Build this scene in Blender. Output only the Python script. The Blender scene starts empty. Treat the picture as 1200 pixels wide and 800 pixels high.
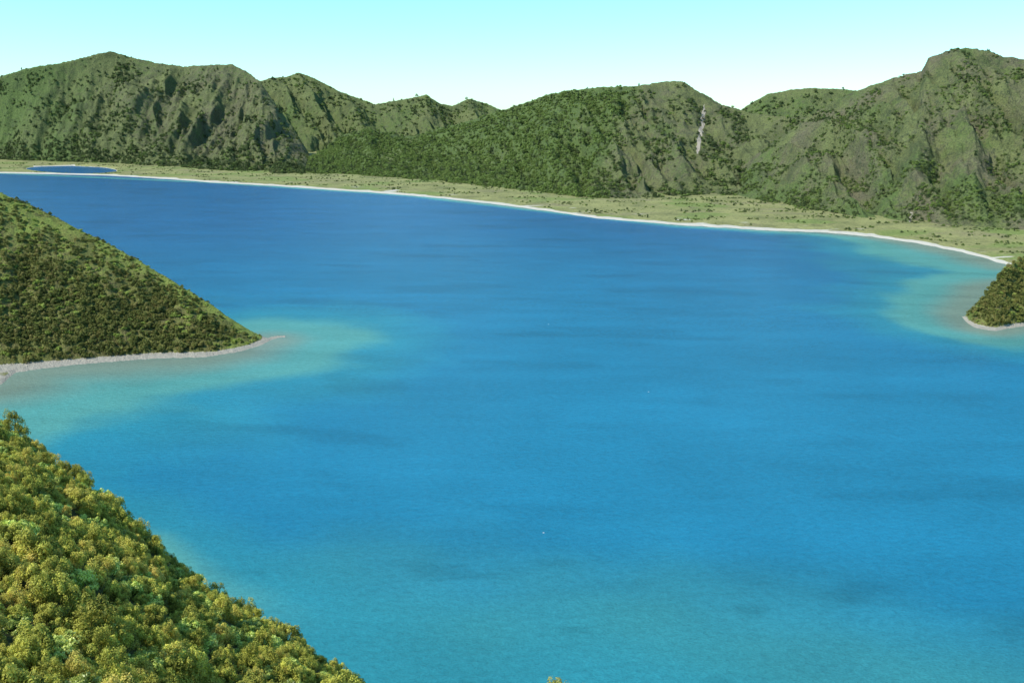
import bpy, math, numpy as np
from mathutils import Vector, Matrix
rng = np.random.default_rng(7)
scene = bpy.context.scene
# ------------------------------------------------------------------ camera model
F = 1039.0; H = 150.0; P = math.atan(268/F)
cp, sp = math.cos(P), math.sin(P)
def ray(px, py):
    u = (px-600)/F; v = (400-py)/F
    dx, dy, dz = u, cp+v*sp, -sp+v*cp
    return math.atan2(dx, dy), dz/math.hypot(dx, dy)
def wr(px, py):                       # bearing, range of a point on the lake level
    b, s = ray(px, py); return b, -H/s
def crest(pts, bb=None):              # (px,py,range) -> bearing, range, height
    o = []
    for px, py, r in pts:
        b, s = ray(px, py)
        if bb is not None: r = max(r, float(np.interp(b, bb[:,0], bb[:,1]))+230)
        o.append((b, r, H+s*r))
    return np.array(sorted(o))
def smi(B, xs, ys, d=.010):           # smoothed piecewise-linear profile
    return (np.interp(B-d, xs, ys)+2*np.interp(B-d/2, xs, ys)+2*np.interp(B, xs, ys)+2*np.interp(B+d/2, xs, ys)+np.interp(B+d, xs, ys))/8
# ------------------------------------------------------------------ noise
def _h(x, y, seed):
    h = (x.astype(np.int64)*374761393 + y.astype(np.int64)*668265263 + seed*974634777) & 0xffffffff
    h = ((h ^ (h >> 13))*1274126177) & 0xffffffff
    h = ((h ^ (h >> 15))*2246822519) & 0xffffffff
    return (h ^ (h >> 16)) / 4294967296.0*2*np.pi
def pn(x, y, seed=0):
    x = np.asarray(x, float); y = np.asarray(y, float)
    xi = np.floor(x); yi = np.floor(y); fx = x-xi; fy = y-yi
    def g(ox, oy):
        a = _h(xi+ox, yi+oy, seed); return np.cos(a)*(fx-ox)+np.sin(a)*(fy-oy)
    u = fx*fx*fx*(fx*(fx*6-15)+10); v = fy*fy*fy*(fy*(fy*6-15)+10)
    a = g(0,0)*(1-u)+g(1,0)*u; b = g(0,1)*(1-u)+g(1,1)*u
    return (a*(1-v)+b*v)*1.5
def fbm(x, y, o=4, seed=0):
    s = 0; a = 1; n = 0
    for i in range(o):
        s = s+a*pn(x*2**i, y*2**i, seed+i*17); n += a; a *= .5
    return s/n
def ridged(x, y, o=3, seed=0):
    s = 0; a = 1; n = 0
    for i in range(o):
        s = s+a*(1-np.abs(pn(x*2**i, y*2**i, seed+i*13))*2); n += a; a *= .5
    return s/n
def sst(a, b, x):
    t = np.clip((x-a)/(b-a), 0, 1); return t*t*(3-2*t)
# ------------------------------------------------------------------ mesh helpers
def mesh_np(name, V, Fq, col=None, mat=None, smooth=True):
    me = bpy.data.meshes.new(name)
    V = np.ascontiguousarray(V, dtype=np.float32); Fq = np.ascontiguousarray(Fq, dtype=np.int32)
    n, k = Fq.shape
    me.vertices.add(len(V)); me.vertices.foreach_set('co', V.ravel())
    me.loops.add(n*k); me.loops.foreach_set('vertex_index', Fq.ravel())
    me.polygons.add(n); me.polygons.foreach_set('loop_start', np.arange(0, n*k, k, dtype=np.int32))
    me.polygons.foreach_set('use_smooth', np.full(n, smooth))
    if col is not None:
        a = me.color_attributes.new('Col', 'FLOAT_COLOR', 'POINT')
        c = np.ones((len(V), 4), np.float32); c[:, :3] = col
        a.data.foreach_set('color', c.ravel())
    me.update(calc_edges=True)
    if mat: me.materials.append(mat)
    return me
def add_obj(name, me, loc=(0,0,0)):
    o = bpy.data.objects.new(name, me); o.location = loc
    scene.collection.objects.link(o); return o
def grid_faces(nb, nr):
    i = np.arange(nb-1)[:, None]*nr+np.arange(nr-1)[None, :]
    i = i.ravel(); return np.stack([i, i+1, i+nr+1, i+nr], 1)[:, ::-1]
def polar_obj(name, b, r, hf, mf, mat):
    B, R = np.meshgrid(b, r, indexing='ij')
    Z = hf(B, R); X = R*np.sin(B); Y = R*np.cos(B)
    C = mf(B, R, Z)
    V = np.stack([X.ravel(), Y.ravel(), Z.ravel()], 1)
    return add_obj(name, mesh_np(name, V, grid_faces(len(b), len(r)), C.reshape(-1, 3), mat))
# ------------------------------------------------------------------ node helpers
def new_mat(name):
    m = bpy.data.materials.new(name); m.use_nodes = True
    nt = m.node_tree; nt.nodes.clear()
    return m, nt, nt.nodes, nt.links
def nd(ns, t, **k):
    n = ns.new(t)
    for a, v in k.items(): setattr(n, a, v)
    return n
def mixc(nt, fac, a, b, mode='MIX'):
    n = nt.nodes.new('ShaderNodeMix'); n.data_type = 'RGBA'; n.blend_type = mode
    for s, v in ((0, fac), (6, a), (7, b)):
        if hasattr(v, 'links'): nt.links.new(v, n.inputs[s])
        elif s == 0: n.inputs[0].default_value = v
        else: n.inputs[s].default_value = (*v, 1)
    return n.outputs[2]
def noise(nt, scale, detail=4, rough=.55, vec=None):
    n = nt.nodes.new('ShaderNodeTexNoise'); n.inputs['Scale'].default_value = scale
    n.inputs['Detail'].default_value = detail; n.inputs['Roughness'].default_value = rough
    if vec: nt.links.new(vec, n.inputs['Vector'])
    return n.outputs['Fac']
def mapr(nt, v, a, b, c=0., d=1.):
    n = nt.nodes.new('ShaderNodeMapRange'); nt.links.new(v, n.inputs[0])
    for i, x in enumerate((a, b, c, d)): n.inputs[i+1].default_value = x
    return n.outputs[0]
def math_(nt, op, a, b):
    n = nt.nodes.new('ShaderNodeMath'); n.operation = op
    for i, v in enumerate((a, b)):
        if isinstance(v, (int, float)): n.inputs[i].default_value = v
        else: nt.links.new(v, n.inputs[i])
    return n.outputs[0]
# terrain material : Col.r = lush green, Col.g = bare/brown, Col.b = sand/scree
def terrain_mat(name, fine, lush, grass, brown, dark, sand, bump=1.0, dk=.6):
    m, nt, ns, L = new_mat(name)
    geo = nd(ns, 'ShaderNodeNewGeometry'); pos = geo.outputs['Position']
    at = nd(ns, 'ShaderNodeAttribute', attribute_name='Col')
    sep = nd(ns, 'ShaderNodeSeparateColor'); L.new(at.outputs['Color'], sep.inputs[0])
    n1 = noise(nt, fine*.12, 5, .6, pos); n2 = noise(nt, fine*.5, 5, .65, pos); n3 = noise(nt, fine*2, 4, .7, pos)
    c = mixc(nt, mapr(nt, n1, .38, .62), grass, [x*.72 for x in grass])
    gm = mapr(nt, math_(nt, 'ADD', sep.outputs[1], math_(nt, 'MULTIPLY', math_(nt, 'SUBTRACT', n2, .5), 1.6)), .3, .85)
    c = mixc(nt, gm, c, brown)
    rm = mapr(nt, math_(nt, 'ADD', sep.outputs[0], math_(nt, 'MULTIPLY', math_(nt, 'SUBTRACT', n2, .5), -1.2)), .3, .8)
    c = mixc(nt, rm, c, lush)
    c = mixc(nt, mapr(nt, n3, .5, .64, 0, dk), c, dark)
    c = mixc(nt, mapr(nt, n2, .55, .66, 0, dk), c, dark)
    c = mixc(nt, mapr(nt, n1, .52, .66, 0, dk*.6), c, dark)
    c = mixc(nt, mapr(nt, n3, .3, .46, .55, 0), c, [min(1, x*1.4) for x in grass])
    sm = mapr(nt, math_(nt, 'ADD', sep.outputs[2], math_(nt, 'MULTIPLY', math_(nt, 'SUBTRACT', n3, .5), .5)), .4, .62)
    c = mixc(nt, sm, c, mixc(nt, n2, sand, [x*.7 for x in sand]))
    bs = nd(ns, 'ShaderNodeBsdfPrincipled'); L.new(c, bs.inputs['Base Color'])
    bs.inputs['Roughness'].default_value = .9; bs.inputs['Specular IOR Level'].default_value = .15
    bp = nd(ns, 'ShaderNodeBump'); bp.inputs['Strength'].default_value = .8*bump; bp.inputs['Distance'].default_value = 1.6/fine
    L.new(math_(nt, 'ADD', n2, math_(nt, 'MULTIPLY', n3, .4)), bp.inputs['Height']); L.new(bp.outputs[0], bs.inputs['Normal'])
    out = nd(ns, 'ShaderNodeOutputMaterial'); L.new(bs.outputs[0], out.inputs[0])
    return m
M_mount = terrain_mat('mountain_slope', .16, (.108,.158,.046), (.165,.188,.072), (.155,.142,.085), (.058,.078,.038), (.48,.43,.35), 1.0, .72)  # slope colours lightened, darks too, to stand in for distance haze
M_plain = terrain_mat('shore_meadow', .14, (.18,.23,.065), (.29,.29,.115), (.24,.22,.11), (.08,.105,.045), (.62,.58,.49), .3, .45)
M_head = terrain_mat('headland_slope', .5, (.24,.30,.065), (.20,.21,.06), (.17,.14,.06), (.065,.08,.028), (.50,.46,.38))
M_near = terrain_mat('near_slope', 2.0, (.14,.17,.04), (.11,.12,.035), (.10,.08,.035), (.035,.042,.016), (.2,.17,.1))

# ------------------------------------------------------------------ shorelines
far = np.array([wr(*p) for p in [(-500,196),(-200,199),(0,203),(130,206),(250,214),(380,222),(480,229),(560,237),(640,247),(700,256),
     (800,264),(900,270),(960,272),(1020,277),(1080,286),(1130,296),(1172,308),(1200,316),(1400,330),(1900,345)]])
def far_r(b): return np.interp(b, far[:,0], far[:,1]) + 9*fbm(b*60, b*0, 3, 5)
lh_shore = np.array(sorted([wr(*p) for p in [(-700,520),(-150,470),(0,452),(18,436),(90,427),(180,420),(240,418.5),(280,412),(305,405),(322,396)]]))
lh_base = np.array(sorted([wr(*p) for p in [(-700,450),(-150,438),(0,433),(18,432),(90,426),(180,419),(240,418),(280,412),(305,405),(322,396)]]))
rh_shore = np.array(sorted([wr(*p) for p in [(1126,368),(1131,377),(1142,384),(1165,388),(1200,382),(1300,380),(1700,400)]]))

# ------------------------------------------------------------------ ground sheet
pondb, _ = ray(85, 198)
def ground_h(B, R):
    s = R-far_r(B); x = R*np.sin(B); y = R*np.cos(B)
    z = np.where(s < 0, np.maximum(s*.06, -12), 1.6*(1-np.exp(-np.maximum(s,0)/14.))+np.clip(s-20, 0, 1e9)*.008)
    z = z+sst(20, 120, s)*(1.6*fbm(x/60, y/60, 4, 3)+.5)
    e = ((B-pondb)/.040)**2+((R-(far_r(B)+230))/180.)**2
    z = z-7*sst(1.25, .8, e)
    return z
def ground_m(B, R, Z):
    s = (R-far_r(B))/np.clip(R/1250., .5, 2); x = R*np.sin(B); y = R*np.cos(B)
    sand = sst(24, 10, s+12*fbm(x/50, y/50, 3, 9))
    sand = np.maximum(sand, .65*sst(.2, .5, fbm(x/70, y/25, 3, 44))*sst(140, 40, s))
    sand = np.where(Z < .4, 1, sand)
    lush = sst(-.1, .5, fbm(x/120, y/90, 3, 21)); bare = sst(-.1, .5, fbm(x/90, y/60, 3, 31))
    return np.stack([lush, bare*.8, sand], -1)
gb = np.concatenate([np.linspace(-1.6, -.62, 60)[:-1], np.linspace(-.62, .62, 1000), np.linspace(.62, 1.6, 60)[1:]])
gr = np.concatenate([np.linspace(40, 820, 60)[:-1], np.linspace(820, 2900, 560), np.geomspace(2900, 12000, 60)[1:]])
polar_obj('ground', gb, gr, ground_h, ground_m, M_plain)

# ------------------------------------------------------------------ mountains
MT = []
def mountain(key, cr, base, skew, seed, amp, maskf, step_b=.0009, step_r=4.0, bpow=1.2, wl=170.):
    bb = np.array(sorted([wr(px, py) for px, py in base])); c = crest(cr, bb)
    rm = c[:,1].mean()
    def hf(B, R):
        rb = np.interp(B, bb[:,0], bb[:,1]); rc = np.interp(B, c[:,0], c[:,1]); zc = np.interp(B, c[:,0], c[:,2])
        t = (R-rb)/np.maximum(rc-rb, 120); tc = np.clip(t, 0, 1)
        x = R*np.sin(B); y = R*np.cos(B)
        wp = 40*fbm(x/220, y/220, 3, seed+90)
        a = B*rm + skew*(R-rb)+wp; l = R+wp
        env = np.sin(np.pi*tc)
        env = np.maximum(env, 0)**.6
        sc = np.clip(zc/200., 0, 1.4)
        g = ridged(a/wl, l/620., 3, seed)-.55
        g2 = ridged(a/(wl*.33), l/200., 3, seed+5)-.55
        h = zc*(tc**bpow) + sc*env*(amp*g+amp*.38*g2)
        h = h+(fbm(x/45, y/45, 4, seed+8)*10*sst(0, .15, tc))*sc*(1-.75*sst(.8, 1, tc))
        h = h+fbm(x/12, y/12, 3, seed+11)*3.0*sst(0, .1, tc)
        h = np.where(t > 1, h-(R-rc)*.55, h)
        h = np.where(t < 0, -(rb-R)*.25+1, h)
        return h
    b = np.arange(c[0,0], c[-1,0], step_b)
    r0 = bb[:,1].min()-30; r1 = c[:,1].max()+160
    r = np.arange(r0, r1, step_r)
    MT.append((hf, c, bb))
    def mf(B, R, Z):
        rb = np.interp(B, bb[:,0], bb[:,1]); rc = np.interp(B, c[:,0], c[:,1])
        t = np.clip((R-rb)/(rc-rb), 0, 1)
        return maskf(B, R, Z, t)
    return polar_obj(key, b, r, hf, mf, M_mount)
bx = lambda px, py=150: ray(px, py)[0]
def xy(B, R): return R*np.sin(B), R*np.cos(B)
def m_left(B, R, Z, t):
    x, y = xy(B, R); n = fbm(x/150, y/200, 4, 71)
    g = .18+sst(bx(140), bx(60), B)*.45+.25*sst(.75, 1, t)+n*.8
    br = .30+.9*n+.35*sst(bx(120), bx(260), B)*sst(.15, .4, t)-.6*sst(bx(100), bx(20), B)
    return np.stack([g, br, 0*B], -1)
def m_back(B, R, Z, t):
    x, y = xy(B, R); n = fbm(x/150, y/200, 4, 73)
    return np.stack([.5+n*.7, .3+n*.6, 0*B], -1)
def m_mid(B, R, Z, t):
    x, y = xy(B, R); n = fbm(x/120, y/160, 4, 77)
    k = sst(bx(735), bx(690), B-.05*(t-.5))
    g = .22+.7*k+n*.9; br = .48-.5*k+n*.9
    cb = bx(822, 150)-.010*(.75-t)+.0015*pn(R/25, R*0, 4)
    w = .0026*sst(.4, .55, t)*sst(.98, .85, t)*(1+.5*pn(R/18, R*0, 6))+.0001
    s = 1.1*sst(w, w*.4, np.abs(B-cb))*sst(.42, .5, t)*sst(.97, .9, t)
    return np.stack([g*(1-np.clip(s,0,1)), br, s], -1)
def m_right(B, R, Z, t):
    x, y = xy(B, R); n = fbm(x/100, y/140, 4, 79); n2 = fbm(x/60, y/90, 3, 80)
    g = .28+n*1.2+.25*sst(.3, .05, t); br = .48+n2*1.1
    s = sst(.0022, .0012, np.abs(B-bx(1067, 260)))*sst(.02, .04, t)*sst(.13, .10, t)
    return np.stack([g, br, s*1.2], -1)
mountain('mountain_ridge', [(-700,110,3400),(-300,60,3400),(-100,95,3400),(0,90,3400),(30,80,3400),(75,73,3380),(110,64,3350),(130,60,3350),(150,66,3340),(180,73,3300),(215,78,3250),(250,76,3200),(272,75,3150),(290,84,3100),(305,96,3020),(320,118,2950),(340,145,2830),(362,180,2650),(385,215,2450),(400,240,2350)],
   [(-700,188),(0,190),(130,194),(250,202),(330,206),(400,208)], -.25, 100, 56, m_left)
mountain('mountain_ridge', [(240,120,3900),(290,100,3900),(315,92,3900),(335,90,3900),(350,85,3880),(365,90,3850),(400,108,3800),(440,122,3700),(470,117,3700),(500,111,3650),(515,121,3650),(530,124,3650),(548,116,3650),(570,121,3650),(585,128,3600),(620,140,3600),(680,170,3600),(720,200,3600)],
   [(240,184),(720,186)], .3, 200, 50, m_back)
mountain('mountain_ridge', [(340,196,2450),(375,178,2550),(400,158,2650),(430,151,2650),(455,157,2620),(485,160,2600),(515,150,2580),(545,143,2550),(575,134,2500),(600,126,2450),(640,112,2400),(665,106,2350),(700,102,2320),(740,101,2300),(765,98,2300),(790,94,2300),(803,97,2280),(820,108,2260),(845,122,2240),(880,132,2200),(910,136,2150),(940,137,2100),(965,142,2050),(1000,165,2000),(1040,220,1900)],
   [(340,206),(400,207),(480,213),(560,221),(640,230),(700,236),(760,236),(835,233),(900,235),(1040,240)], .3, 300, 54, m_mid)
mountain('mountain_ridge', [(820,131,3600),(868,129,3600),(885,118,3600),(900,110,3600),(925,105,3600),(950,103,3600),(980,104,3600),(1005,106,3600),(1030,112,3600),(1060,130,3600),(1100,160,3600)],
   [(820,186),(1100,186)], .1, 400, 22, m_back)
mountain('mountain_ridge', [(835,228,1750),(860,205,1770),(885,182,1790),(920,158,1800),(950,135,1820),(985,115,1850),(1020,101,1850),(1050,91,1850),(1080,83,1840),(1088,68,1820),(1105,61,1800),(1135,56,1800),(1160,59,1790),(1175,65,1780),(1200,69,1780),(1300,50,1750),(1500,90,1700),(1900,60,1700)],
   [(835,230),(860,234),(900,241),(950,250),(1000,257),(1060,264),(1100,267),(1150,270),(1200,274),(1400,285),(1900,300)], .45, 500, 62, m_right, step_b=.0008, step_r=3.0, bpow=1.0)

# ------------------------------------------------------------------ headlands
def headland(name, shore, base, cr, mseed, tip_dir, brange):
    c = []
    for px, py, off in cr:
        b, s = ray(px, py); r = np.interp(b, base[:,0], base[:,1])+off; c.append((b, r, H+s*r))
    if tip_dir > 0: c.append((c[-1][0]+.006, c[-1][1], -6))
    else: c.insert(0, (c[0][0]-.006, c[0][1], -6))
    c = np.array(sorted(c)); sd = .010 if tip_dir > 0 else .006
    def hf(B, R):
        wob = 2.5*fbm(B*120, B*0, 4, mseed)+1.5*fbm(B*420, B*0, 3, mseed+1)
        rs = smi(B, shore[:,0], shore[:,1], .004)+wob; rh = smi(B, base[:,0], base[:,1], sd)+wob
        rc = smi(B, c[:,0], c[:,1], sd); zc = smi(B, c[:,0], c[:,2], sd)
        d = R-rs; x = R*np.sin(B); y = R*np.cos(B)
        span = np.maximum(rc-rh-7, 2.); t = np.clip((R-rh-7)/span, 0, 1)
        h = np.clip(d, -60, 7)*.14 + np.maximum(zc-1, -4)*t**.85
        big = np.clip(zc/40, 0, 1)
        h = h+big*np.sin(np.pi*t)*(7*(ridged(x/45+y/130, y/90, 3, mseed+3)-.6))+np.clip(zc/10, 0, 1)*sst(0, .15, t)*1.4*fbm(x/10, y/10, 3, mseed+4)
        h = np.where(R > rc, h-(R-rc)*.7, h)
        return h
    def mf(B, R, Z):
        rc = np.interp(B, c[:,0], c[:,1]); rs = np.interp(B, shore[:,0], shore[:,1])
        x, y = xy(B, R); t = np.clip((R-rs)/(rc-rs+1), 0, 1.1); n = fbm(x/22, y/22, 4, mseed+6)
        zc = np.interp(B, c[:,0], c[:,2])
        lush = .10+sst(.5, 1., t)*.6+n*.9+(.35*sst(25, 8, zc) if tip_dir > 0 else 0)
        sand = sst(1.6, .95, Z+.7*n)
        return np.stack([lush, .45+n, sand], -1)
    b = np.arange(brange[0], brange[1], .0010)
    r = np.arange(shore[:,1].min()-30, shore[:,1].max()+240, 1.2)
    polar_obj(name, b, r, hf, mf, M_head)
    return hf, c
lh_h, lh_c = headland('headland', lh_shore, lh_base, [(-500,120,190),(-200,165,170),(0,226,150),(50,246,140),(100,273,118),(150,298,100),(200,328,80),(250,358,56),(275,376,42),(300,391,24),(320,398,6)], 600, 1, (-.95, lh_shore[-1,0]+.012))
rh_h, rh_c = headland('headland', rh_shore, rh_shore, [(1127,369,3),(1134,367,8),(1142,360,16),(1155,346,32),(1165,330,48),(1177,315,62),(1200,301,90),(1300,262,130),(1700,200,170)], 700, -1, (rh_shore[0,0]-.012, .9))

# ------------------------------------------------------------------ near hillside
ne = crest([(p[0], p[1]+20, p[2]) for p in [(-1200,150,260),(-700,260,240),(-300,370,205),(-120,425,180),(0,480,160),(60,522,148),(130,577,135),(200,640,122),(270,688,112),(340,728,103),(400,768,96),(435,800,90),(480,840,88),(560,850,86),(640,816,84),(690,800,84),(740,818,84),(820,880,80),(1000,960,75),(1300,1000,70),(1700,900,70)]])
Z0 = 125.
def near_h(B, R):
    re = np.interp(B, ne[:,0], ne[:,1]); ze = np.interp(B, ne[:,0], ne[:,2])
    x, y = xy(B, R); q = R/re; s = (H-ze)/re
    h = Z0+(ze-Z0)*np.clip(q, 0, 1)**1.12
    d = np.clip(R-re, 0, 1e9)
    h = h-d*(s*.85+.32)+np.minimum(d, 12)*.12
    h = h+(2.2*fbm(x/22, y/22, 3, 801)+.6*fbm(x/6, y/6, 3, 802))*sst(0, 30, R)-1.0*sst(.8, 1., q)
    return h
def near_m(B, R, Z):
    x, y = xy(B, R); n = fbm(x/12, y/12, 3, 811)
    return np.stack([.3+n, .5-n, 0*B], -1)
polar_obj('hillside', np.linspace(-math.pi, math.pi, 900), np.concatenate([np.linspace(.5, 40, 20)[:-1], np.linspace(40, 420, 380)]), near_h, near_m, M_near)

# ------------------------------------------------------------------ lake
def lake_mat():
    m, nt, ns, L = new_mat('lake_water')
    geo = nd(ns, 'ShaderNodeNewGeometry'); pos = geo.outputs['Position']
    at = nd(ns, 'ShaderNodeAttribute', attribute_name='Col')
    mp = nd(ns, 'ShaderNodeMapping'); L.new(pos, mp.inputs[0]); mp.inputs['Scale'].default_value = (1, 2.6, 1); mp.inputs['Rotation'].default_value = (0, 0, .15)
    mp2 = nd(ns, 'ShaderNodeMapping'); L.new(pos, mp2.inputs[0]); mp2.inputs['Scale'].default_value = (1, 1.7, 1); mp2.inputs['Rotation'].default_value = (0, 0, -.35)
    w1 = noise(nt, .006, 5, .6, mp.outputs[0]); w2 = noise(nt, .30, 4, .65, mp2.outputs[0]); w3 = noise(nt, 1.1, 3, .6, mp2.outputs[0]); w4 = noise(nt, .025, 5, .6, mp.outputs[0])
    v = math_(nt, 'MULTIPLY', mapr(nt, w1, .36, .64, .90, 1.06), mapr(nt, w2, .3, .7, .88, 1.12))
    v = math_(nt, 'MULTIPLY', v, mapr(nt, w3, .3, .7, .88, 1.12)); v = math_(nt, 'MULTIPLY', v, mapr(nt, w4, .35, .65, .95, 1.04))
    hsv = nd(ns, 'ShaderNodeHueSaturation'); L.new(at.outputs['Color'], hsv.inputs['Color']); L.new(v, hsv.inputs['Value'])
    bs = nd(ns, 'ShaderNodeBsdfPrincipled'); L.new(hsv.outputs[0], bs.inputs['Base Color'])
    bs.inputs['Roughness'].default_value = .22; bs.inputs['IOR'].default_value = 1.33; bs.inputs['Specular IOR Level'].default_value = .18
    bp = nd(ns, 'ShaderNodeBump'); bp.inputs['Strength'].default_value = .8; bp.inputs['Distance'].default_value = .7
    L.new(math_(nt, 'ADD', w2, math_(nt, 'MULTIPLY', w3, .4)), bp.inputs['Height']); L.new(bp.outputs[0], bs.inputs['Normal'])
    out = nd(ns, 'ShaderNodeOutputMaterial'); L.new(bs.outputs[0], out.inputs[0])
    return m
def dens(pts, step=8):
    o = []
    for (b0, r0, w0), (b1, r1, w1) in zip(pts[:-1], pts[1:]):
        a = np.array([r0*math.sin(b0), r0*math.cos(b0), w0]); c = np.array([r1*math.sin(b1), r1*math.cos(b1), w1])
        n = max(1, int(np.hypot(*(c-a)[:2])/step)); o += [a+(c-a)*k/n for k in range(n)]
    return np.array(o)
def P3(l): return [(*wr(px, py), w) for px, py, w in l]
sh_pts = np.concatenate([
  dens(P3([(-200,199,12),(0,203,12),(250,214,12),(480,229,14),(640,247,16),(800,264,18),(900,270,24),(960,272,34),(1020,277,54),(1080,286,85),(1130,296,105),(1172,308,102),(1200,316,95)]), 15),
  dens(P3([(-150,470,108),(0,452,112),(18,436,112),(90,427,108),(180,420,92),(240,418,80),(280,412,76),(322,396,72)])),
  dens(P3([(1200,330,70),(1150,338,65),(1128,370,58),(1142,384,48),(1165,388,48),(1200,382,52),(1300,380,56)])),
  dens([(b, r+(z/((H-z)/r*.85+.32)), 38) for b, r, z in ne if -1.0 < b < .5])])
def water_col(B, R, Z):
    x, y = xy(B, R)
    wob = 1+.30*fbm(x/60, y/60, 4, 901)
    q = np.full(B.shape, 99.)
    for p in sh_pts:
        np.minimum(q, np.hypot(x-p[0], y-p[1])/p[2], out=q)
    q = q*wob
    deep_far = np.array([.010,.108,.250]); deep_near = np.array([.013,.188,.315])
    k = sst(1400, 330, R)[..., None]
    c = deep_far*(1-k)+deep_near*k
    g = sst(320, 212, R+40*fbm(x/90, y/60, 3, 77))
    c = c+(np.array([.038,.225,.240])-c)*(.9*g)[..., None]
    turq = np.array([.085,.305,.285]); brown = np.array([.19,.235,.175])
    c = c+(np.array([.025,.235,.300])-c)*(.8*sst(2.1, .95, q))[..., None]
    c = c+(turq-c)*(sst(1.15, .75, q)*sst(235, 300, R))[..., None]
    c = c+(brown-c)*(.82*sst(.62, .08, q)*sst(3000, 1200, R)*sst(250, 350, R))[..., None]
    dk = sst(.28, .5, fbm(x/45, y/22, 3, 933))*sst(340, 240, R)
    c = c*(1-.18*dk)[..., None]
    wx = x+40*fbm(x/150, y/150, 3, 12); st = fbm(wx/130+3, (y+wx*.12)/42, 4, 955)
    c = c*(1-.13*sst(.14, .42, st)+.03*sst(-.1, -.4, st))[..., None]
    return c
wb = np.linspace(-1.0, 1.0, 620); wrr = np.geomspace(120, 3200, 420)
polar_obj('lake', wb, wrr, lambda B, R: B*0, water_col, lake_mat())

# ------------------------------------------------------------------ foliage templates
def fol_mat(name, base, tip, dry, rough=.65, spec=.25):
    m, nt, ns, L = new_mat(name)
    at = nd(ns, 'ShaderNodeAttribute', attribute_name='Col')
    sep = nd(ns, 'ShaderNodeSeparateColor'); L.new(at.outputs['Color'], sep.inputs[0])
    oi = nd(ns, 'ShaderNodeObjectInfo')
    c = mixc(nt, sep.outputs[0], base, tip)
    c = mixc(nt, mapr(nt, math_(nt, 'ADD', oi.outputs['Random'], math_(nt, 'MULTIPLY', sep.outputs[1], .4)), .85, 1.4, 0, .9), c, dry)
    hs = nd(ns, 'ShaderNodeHueSaturation'); L.new(c, hs.inputs['Color'])
    L.new(mapr(nt, oi.outputs['Random'], 0, 1, .74, 1.3), hs.inputs['Value'])
    bs = nd(ns, 'ShaderNodeBsdfPrincipled'); L.new(hs.outputs[0], bs.inputs['Base Color'])
    bs.inputs['Roughness'].default_value = rough; bs.inputs['Specular IOR Level'].default_value = spec
    tr = nd(ns, 'ShaderNodeBsdfTranslucent'); L.new(hs.outputs[0], tr.inputs[0])
    mx = nd(ns, 'ShaderNodeMixShader'); mx.inputs[0].default_value = .3
    L.new(bs.outputs[0], mx.inputs[1]); L.new(tr.outputs[0], mx.inputs[2])
    out = nd(ns, 'ShaderNodeOutputMaterial'); L.new(mx.outputs[0], out.inputs[0])
    return m
M_heath = fol_mat('heath_foliage', (.13,.145,.020), (.76,.74,.13), (.58,.44,.12))
M_lime = fol_mat('laurel_foliage', (.18,.26,.03), (.74,.84,.20), (.64,.64,.20), .4, .5)
M_mid = fol_mat('shrub_foliage', (.085,.105,.024), (.27,.28,.065), (.25,.195,.065))
M_midg = fol_mat('bracken_foliage', (.19,.26,.04), (.40,.48,.10), (.32,.32,.09))
M_tree = fol_mat('tree_foliage', (.062,.092,.032), (.13,.18,.055), (.14,.14,.06))
M_treeg = fol_mat('bright_tree_foliage', (.11,.165,.038), (.21,.29,.065), (.17,.21,.06))
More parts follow.
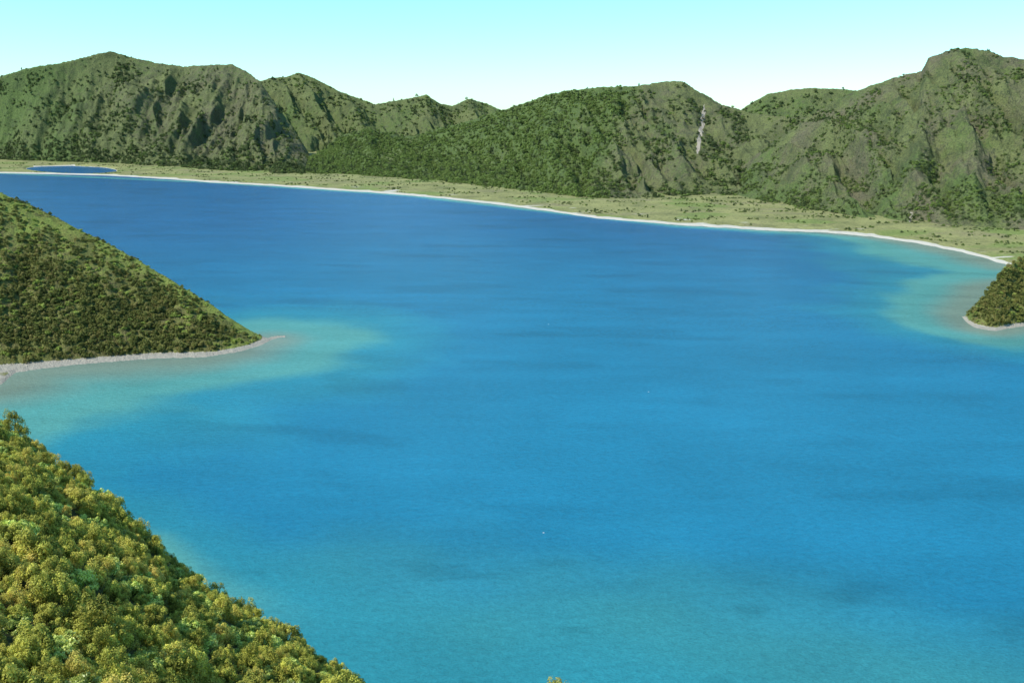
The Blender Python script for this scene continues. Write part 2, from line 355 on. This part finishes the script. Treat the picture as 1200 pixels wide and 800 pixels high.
def bush(seed, npuff, nleaf, leaf, prad, pz, dome=(1,1,.9), trunk=True, cone=False):
    g = np.random.default_rng(seed); V = []; Q = []; C = []
    Rr = g.uniform(0, 1, npuff)**.55; th = g.uniform(0, 2*np.pi, npuff); irr = 1+.28*np.sin(th*2+seed)+.18*np.sin(th*3+seed*2)
    px = Rr*np.cos(th)*dome[0]*irr*.8; py = Rr*np.sin(th)*dome[1]*irr*.8
    if cone:
        pzv = g.uniform(.1, 1, npuff)*dome[2]; k = (1.05-pzv/dome[2])
        px = np.cos(th)*k*dome[0]*g.uniform(.4, 1, npuff); py = np.sin(th)*k*dome[1]*g.uniform(.4, 1, npuff)
    else:
        pzv = dome[2]*np.sqrt(np.clip(1-Rr**2, 0, 1))*g.uniform(.55, 1.1, npuff)+.1
    off = 0
    for i in range(npuff):
        s = g.uniform(.65, 1.25)
        d = g.normal(size=(nleaf, 3)); d[:, 2] = np.abs(d[:, 2])*1.1-.25
        d /= np.linalg.norm(d, axis=1)[:, None]
        rr = g.uniform(.75, 1.15, nleaf)[:, None]
        c = np.array([px[i], py[i], pzv[i]])+d*rr*np.array([prad, prad, pz])*s
        n = d+g.normal(size=(nleaf, 3))*.45; n /= np.linalg.norm(n, axis=1)[:, None]
        a = np.cross(n, g.normal(size=(nleaf, 3))); a /= np.linalg.norm(a, axis=1)[:, None]; b = np.cross(n, a)
        ls = leaf*g.uniform(.6, 1.4, nleaf)[:, None]
        V.append(np.stack([c-a*ls, c-b*ls*.45, c+a*ls, c+b*ls*.45], 1).reshape(-1, 3))
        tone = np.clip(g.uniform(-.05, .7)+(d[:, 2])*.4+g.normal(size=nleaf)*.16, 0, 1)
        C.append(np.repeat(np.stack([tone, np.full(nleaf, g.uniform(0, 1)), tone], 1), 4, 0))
        Q.append(np.arange(nleaf*4).reshape(-1, 4)+off); off += nleaf*4
    if trunk:
        for i in range(0, npuff, max(1, npuff//9)):
            e = np.array([px[i], py[i], pzv[i]]); w = .03
            base = np.array([[w,w,-.2],[-w,w,-.2],[-w,-w,-.2],[w,-w,-.2]]); top = base*.35+e; top[:, 2] = e[2]
            V.append(np.vstack([base, top])); C.append(np.zeros((8, 3))+[0, 1, 0])
            Q.append(np.array([[0,1,5,4],[1,2,6,5],[2,3,7,6],[3,0,4,7]])+off); off += 8
    return np.vstack(V), np.vstack(Q), np.vstack(C)
def templates(cname, specs):
    col = bpy.data.collections.new(cname)
    for i, (mat, kw) in enumerate(specs):
        V, Q, C = bush(**kw)
        me = mesh_np(f'{cname}_{i:02d}', V, Q, C, mat, False)
        col.objects.link(bpy.data.objects.new(f'{cname}_{i:02d}', me))
    return col
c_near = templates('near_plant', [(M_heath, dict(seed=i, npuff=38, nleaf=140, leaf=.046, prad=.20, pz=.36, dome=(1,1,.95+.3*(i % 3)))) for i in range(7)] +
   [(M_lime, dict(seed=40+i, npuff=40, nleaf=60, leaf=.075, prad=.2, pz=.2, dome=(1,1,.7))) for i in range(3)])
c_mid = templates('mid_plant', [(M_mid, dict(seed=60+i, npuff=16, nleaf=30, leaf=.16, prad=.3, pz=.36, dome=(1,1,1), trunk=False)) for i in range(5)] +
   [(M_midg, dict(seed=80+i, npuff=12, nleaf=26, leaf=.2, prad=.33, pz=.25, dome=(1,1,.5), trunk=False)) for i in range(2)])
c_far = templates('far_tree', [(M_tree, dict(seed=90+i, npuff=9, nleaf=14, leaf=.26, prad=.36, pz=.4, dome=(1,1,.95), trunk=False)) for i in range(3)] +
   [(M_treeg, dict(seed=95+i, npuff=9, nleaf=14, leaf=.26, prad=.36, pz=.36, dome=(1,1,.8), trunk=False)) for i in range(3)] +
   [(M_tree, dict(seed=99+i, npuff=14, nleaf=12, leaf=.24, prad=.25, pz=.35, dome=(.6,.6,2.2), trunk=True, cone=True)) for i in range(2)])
def scatter(name, X, Y, Z, S, SZ, idx, coll):
    n = len(X)
    me = bpy.data.meshes.new(name); me.vertices.add(n)
    me.vertices.foreach_set('co', np.stack([X, Y, Z], 1).astype(np.float32).ravel())
    a = me.attributes.new('scl', 'FLOAT_VECTOR', 'POINT'); a.data.foreach_set('vector', np.stack([S, S, SZ], 1).astype(np.float32).ravel())
    a = me.attributes.new('rot', 'FLOAT_VECTOR', 'POINT'); a.data.foreach_set('vector', np.stack([rng.normal(size=n)*.1, rng.normal(size=n)*.1, rng.uniform(0, 6.28, n)], 1).astype(np.float32).ravel())
    a = me.attributes.new('idx', 'INT', 'POINT'); a.data.foreach_set('value', np.asarray(idx, np.int32))
    me.update(); o = add_obj(name, me)
    ng = bpy.data.node_groups.new(name+'_gn', 'GeometryNodeTree')
    ng.interface.new_socket('Geometry', in_out='INPUT', socket_type='NodeSocketGeometry')
    ng.interface.new_socket('Geometry', in_out='OUTPUT', socket_type='NodeSocketGeometry')
    N = ng.nodes; L = ng.links
    gi = N.new('NodeGroupInput'); go = N.new('NodeGroupOutput')
    ci = N.new('GeometryNodeCollectionInfo'); ci.inputs['Collection'].default_value = coll
    ci.inputs['Separate Children'].default_value = True; ci.inputs['Reset Children'].default_value = True
    ip = N.new('GeometryNodeInstanceOnPoints'); ip.inputs['Pick Instance'].default_value = True
    def na(nm, t):
        k = N.new('GeometryNodeInputNamedAttribute'); k.data_type = t; k.inputs['Name'].default_value = nm
        return k.outputs['Attribute']
    er = N.new('FunctionNodeEulerToRotation'); L.new(na('rot', 'FLOAT_VECTOR'), er.inputs[0])
    L.new(gi.outputs[0], ip.inputs['Points']); L.new(ci.outputs[0], ip.inputs['Instance'])
    L.new(na('idx', 'INT'), ip.inputs['Instance Index']); L.new(er.outputs[0], ip.inputs['Rotation']); L.new(na('scl', 'FLOAT_VECTOR'), ip.inputs['Scale'])
    L.new(ip.outputs[0], go.inputs[0])
    md = o.modifiers.new('scatter', 'NODES'); md.node_group = ng
    return o
def jit(x0, x1, y0, y1, s):
    X, Y = np.meshgrid(np.arange(x0, x1, s), np.arange(y0, y1, s)); X = X.ravel(); Y = Y.ravel()
    return X+rng.uniform(-.5, .5, len(X))*s, Y+rng.uniform(-.5, .5, len(X))*s
# near shrubs
X, Y = jit(-180, 60, 15, 200, 1.9); B = np.arctan2(X, Y); R = np.hypot(X, Y)
re = np.interp(B, ne[:,0], ne[:,1])
k = (R < re+28) & (R > 26) & (B > -.85) & (B < .35); X, Y, B, R = X[k], Y[k], B[k], R[k]
Z = near_h(B, R); nz = fbm(X/9, Y/9, 3, 51)
S = rng.uniform(.65, 1.65, len(X))*(1+.35*nz); big = rng.uniform(size=len(X)) < .07; S = np.where(big, S*1.5, S); S = np.minimum(S, 2.3)
lime = rng.uniform(size=len(X)) < np.clip(.22+1.4*nz, .03, .6)
idx = np.where(lime & ~big, rng.integers(7, 10, len(X)), rng.integers(0, 7, len(X)))
scatter('heath_shrubs', X, Y, Z-.15, S, S*rng.uniform(.8, 1.25, len(X)), idx, c_near)
# headland shrubs
def head_sc(name, hf, b0, b1, r0, r1, sp_, c, seed, tipk):
    xs = [r*math.sin(b_) for r in (r0, r1) for b_ in (b0, b1)]
    X, Y = jit(min(xs)-5, max(xs)+5, r0*.7, r1, sp_); B = np.arctan2(X, Y); R = np.hypot(X, Y)
    k = (B > b0) & (B < b1) & (R > r0); X, Y, B, R = X[k], Y[k], B[k], R[k]
    Z = hf(B, R); n = fbm(X/28, Y/28, 4, seed); rc = np.interp(B, c[:,0], c[:,1]); zc = np.interp(B, c[:,0], c[:,2])
    k = (Z > 1.8) & (R < rc+18); top = sst(.55, 1., (Z/np.maximum(zc, 1)))*tipk; tipm = sst(26, 8, zc)*tipk
    dn = .9-.5*top-.35*tipm+n*1.3
    k &= rng.uniform(size=len(X)) < np.clip(dn, .2, 1)
    X, Y, Z, n, top, tipm = X[k], Y[k], Z[k], n[k], top[k], tipm[k]
    S = rng.uniform(1.0, 2.7, len(X))*(1-.35*top)*(1-.25*tipm); g = rng.uniform(size=len(X)) < np.clip(.14+.4*top+.3*tipm-n*.9, .03, .8)
    scatter(name, X, Y, Z-.3, S, S*rng.uniform(.7, 1.15, len(X)), np.where(g, rng.integers(5, 7, len(X)), rng.integers(0, 5, len(X))), c_mid)
head_sc('headland_shrubs', lh_h, -.75, lh_shore[-1,0], 540, 790, 2.4, lh_c, 53, 1.)
head_sc('headland_shrubs', rh_h, rh_shore[0,0], .75, 540, 790, 2.2, rh_c, 54, .2)
# mountain trees
A = [[], [], [], [], []]
def put(x, y, z, s, bright, pcon):
    m = len(x); br = rng.uniform(size=m) < bright; con = rng.uniform(size=m) < pcon
    for l, v in zip(A, (x, y, z-.5, s*rng.uniform(.5, 1.35, m), np.where(con, rng.integers(6, 8, m), np.where(br, rng.integers(3, 6, m), rng.integers(0, 3, m))))): l.append(v)
def add_trees(L, n, fun, size, pcon=.08):
    hf, c, bb = L
    b = rng.uniform(max(c[0,0], -.62), min(c[-1,0], .62), n)
    rb = np.interp(b, bb[:,0], bb[:,1]); rc = np.interp(b, c[:,0], c[:,1])
    t = rng.uniform(0, 1.02, n); r = rb+t*(rc-rb); z = hf(b, r); x, y = xy(b, r)
    p, bright = fun(b, r, t, x, y)
    k = (rng.uniform(size=n) < p*(1-.8*sst(.93, .98, t))) & (z > 3)
    put(x[k], y[k], z[k], size, bright[k], pcon)
def f_left(b, r, t, x, y):
    n = fbm(x/110, y/110, 4, 61); low = sst(.3, .05, t)
    return np.clip(.06+low*.6+sst(.05, .45, n)*.6, 0, 1), np.clip(.25+.2*n, 0, 1)
def f_back(b, r, t, x, y):
    n = fbm(x/140, y/140, 4, 62); return np.clip(.25+n, 0, 1), b*0+.45
def f_mid(b, r, t, x, y):
    n = fbm(x/90, y/90, 4, 63); k = sst(bx(745), bx(690), b-.05*(t-.5)); low = sst(.2, .03, t)
    return np.clip(.10+.58*k+n*.9+low*.2, 0, 1), np.clip(.3+.6*k+n*.4, 0, 1)
def f_right(b, r, t, x, y):
    n = fbm(x/70, y/70, 4, 64); low = sst(.2, .03, t)
    return np.clip(.11+n*1.2+low*.15, 0, 1), np.clip(.4+.4*n, 0, 1)
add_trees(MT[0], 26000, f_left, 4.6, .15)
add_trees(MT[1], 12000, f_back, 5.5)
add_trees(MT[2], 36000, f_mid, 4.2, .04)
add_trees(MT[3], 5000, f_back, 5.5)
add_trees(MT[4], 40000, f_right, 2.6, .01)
# meadow shrubs on the shore plain
b = rng.uniform(-.60, .60, 40000); fr = far_r(b); r = fr+30+rng.uniform(0, 1, len(b))**1.2*420
x, y = xy(b, r); n = fbm(x/70, y/45, 4, 66); z = ground_h(b, r)
k = (rng.uniform(size=len(b)) < np.clip(-.03+n*.8+.12*sst(160, 330, r-fr), 0, 1)) & (z > .6)
put(x[k], y[k], z[k], 1.8, .5, .01)
scatter('distant_trees', *[np.concatenate(v) for v in A[:4]], np.concatenate(A[3])*rng.uniform(.75, 1.2, sum(map(len, A[3]))), np.concatenate(A[4]), c_far)

# ------------------------------------------------------------------ gulls over the lake
mg, nt, ns, L = new_mat('gull_plumage')
at = nd(ns, 'ShaderNodeAttribute', attribute_name='Col'); bs = nd(ns, 'ShaderNodeBsdfPrincipled'); L.new(at.outputs['Color'], bs.inputs['Base Color'])
bs.inputs['Roughness'].default_value = .7; out = nd(ns, 'ShaderNodeOutputMaterial'); L.new(bs.outputs[0], out.inputs[0])
def gull(px, py, alt, yaw, k=1.0):
    V = []; Q = []; C = []
    prof = [(-.30,.005,.012),(-.22,.06,.02),(-.12,.07,.06),(0,.085,.08),(.12,.07,.07),(.20,.045,.05),(.25,.05,.05),(.30,.035,.035),(.33,.012,.012),(.38,.004,.006)]
    n = 10
    for i, (yy, wx, wz) in enumerate(prof):
        for j in range(n):
            a = 2*math.pi*j/n; V.append((wx*math.cos(a), yy, wz*math.sin(a)+(.02 if yy > .19 else 0))); C.append((.8,.8,.78) if yy < .325 else (.7,.45,.05))
        if i:
            for j in range(n): Q.append(((i-1)*n+j, (i-1)*n+(j+1) % n, i*n+(j+1) % n, i*n+j))
    for s in (-1, 1):
        st = [(.04,-.10,.12,.03,.02),(.25,-.06,.15,.10,.016),(.45,-.09,.10,.13,.012),(.62,-.15,.0,.10,.006),(.70,-.20,-.16,.07,.003)]
        o = len(V)
        for (xx, yb, yf, zz, th) in st:
            for (yy, dz) in ((yb,0),((yb+yf)/2,th),(yf,0),((yb+yf)/2,-th)):
                V.append((s*xx, yy, zz+dz)); C.append((.75,.76,.78) if xx < .6 else (.05,.05,.05) if xx > .65 else (.7,.7,.7))
        for i in range(4):
            for j in range(4):
                q = (o+i*4+j, o+i*4+(j+1) % 4, o+i*4+4+(j+1) % 4, o+i*4+4+j); Q.append(q if s > 0 else q[::-1])
    o = len(V); V += [(-.03,-.26,0),(.03,-.26,0),(.08,-.42,0),(-.08,-.42,0)]; C += [(.8,.8,.78)]*4; Q.append((o,o+1,o+2,o+3))
    me = mesh_np('seagull', np.array(V)*k, np.array(Q), np.array(C), mg, True)
    b, s = ray(px, py); r = (alt-H)/s
    g = add_obj('seagull', me, (r*math.sin(b), r*math.cos(b), alt)); g.rotation_euler = (0, .25, yaw)
gull(637, 624, 3, 1.2, 1.15); gull(760, 459, 3, .9, 1.2); gull(643, 380, 4, 1.5, 1.2)

# ------------------------------------------------------------------ light & sky
to_sun = Vector((-.60, -.30, .75)).normalized()
sl = bpy.data.lights.new('sun', 'SUN'); sl.energy = 5.0; sl.angle = math.radians(.5); sl.color = (1, .96, .88)
so = bpy.data.objects.new('sun', sl); so.rotation_euler = to_sun.to_track_quat('Z', 'Y').to_euler(); scene.collection.objects.link(so)
w = bpy.data.worlds.new('World'); scene.world = w; w.use_nodes = True
nt = w.node_tree; nt.nodes.clear()
sky = nt.nodes.new('ShaderNodeTexSky'); sky.sky_type = 'NISHITA'; sky.sun_disc = False
sky.sun_elevation = math.asin(to_sun.z); sky.sun_rotation = math.atan2(to_sun.x, to_sun.y) % (2*math.pi)
sky.altitude = 700; sky.air_density = 1.0; sky.dust_density = .4; sky.ozone_density = 1.2
tint = mixc(nt, 1.0, sky.outputs[0], (.93, 1.46, 1.46), 'MULTIPLY')
bg = nt.nodes.new('ShaderNodeBackground'); bg.inputs[1].default_value = .14
wo = nt.nodes.new('ShaderNodeOutputWorld'); nt.links.new(tint, bg.inputs[0]); nt.links.new(bg.outputs[0], wo.inputs[0])
# ------------------------------------------------------------------ camera
cd = bpy.data.cameras.new('camera'); cam = bpy.data.objects.new('camera', cd); scene.collection.objects.link(cam)
cam.location = (0, 0, H); cam.rotation_euler = (math.pi/2-P, 0, 0)
cd.sensor_width = 36; cd.lens = 36*F/1200; cd.clip_start = .5; cd.clip_end = 30000
scene.camera = cam
scene.view_settings.view_transform = 'Standard'; scene.view_settings.look = 'None'; scene.view_settings.exposure = 0
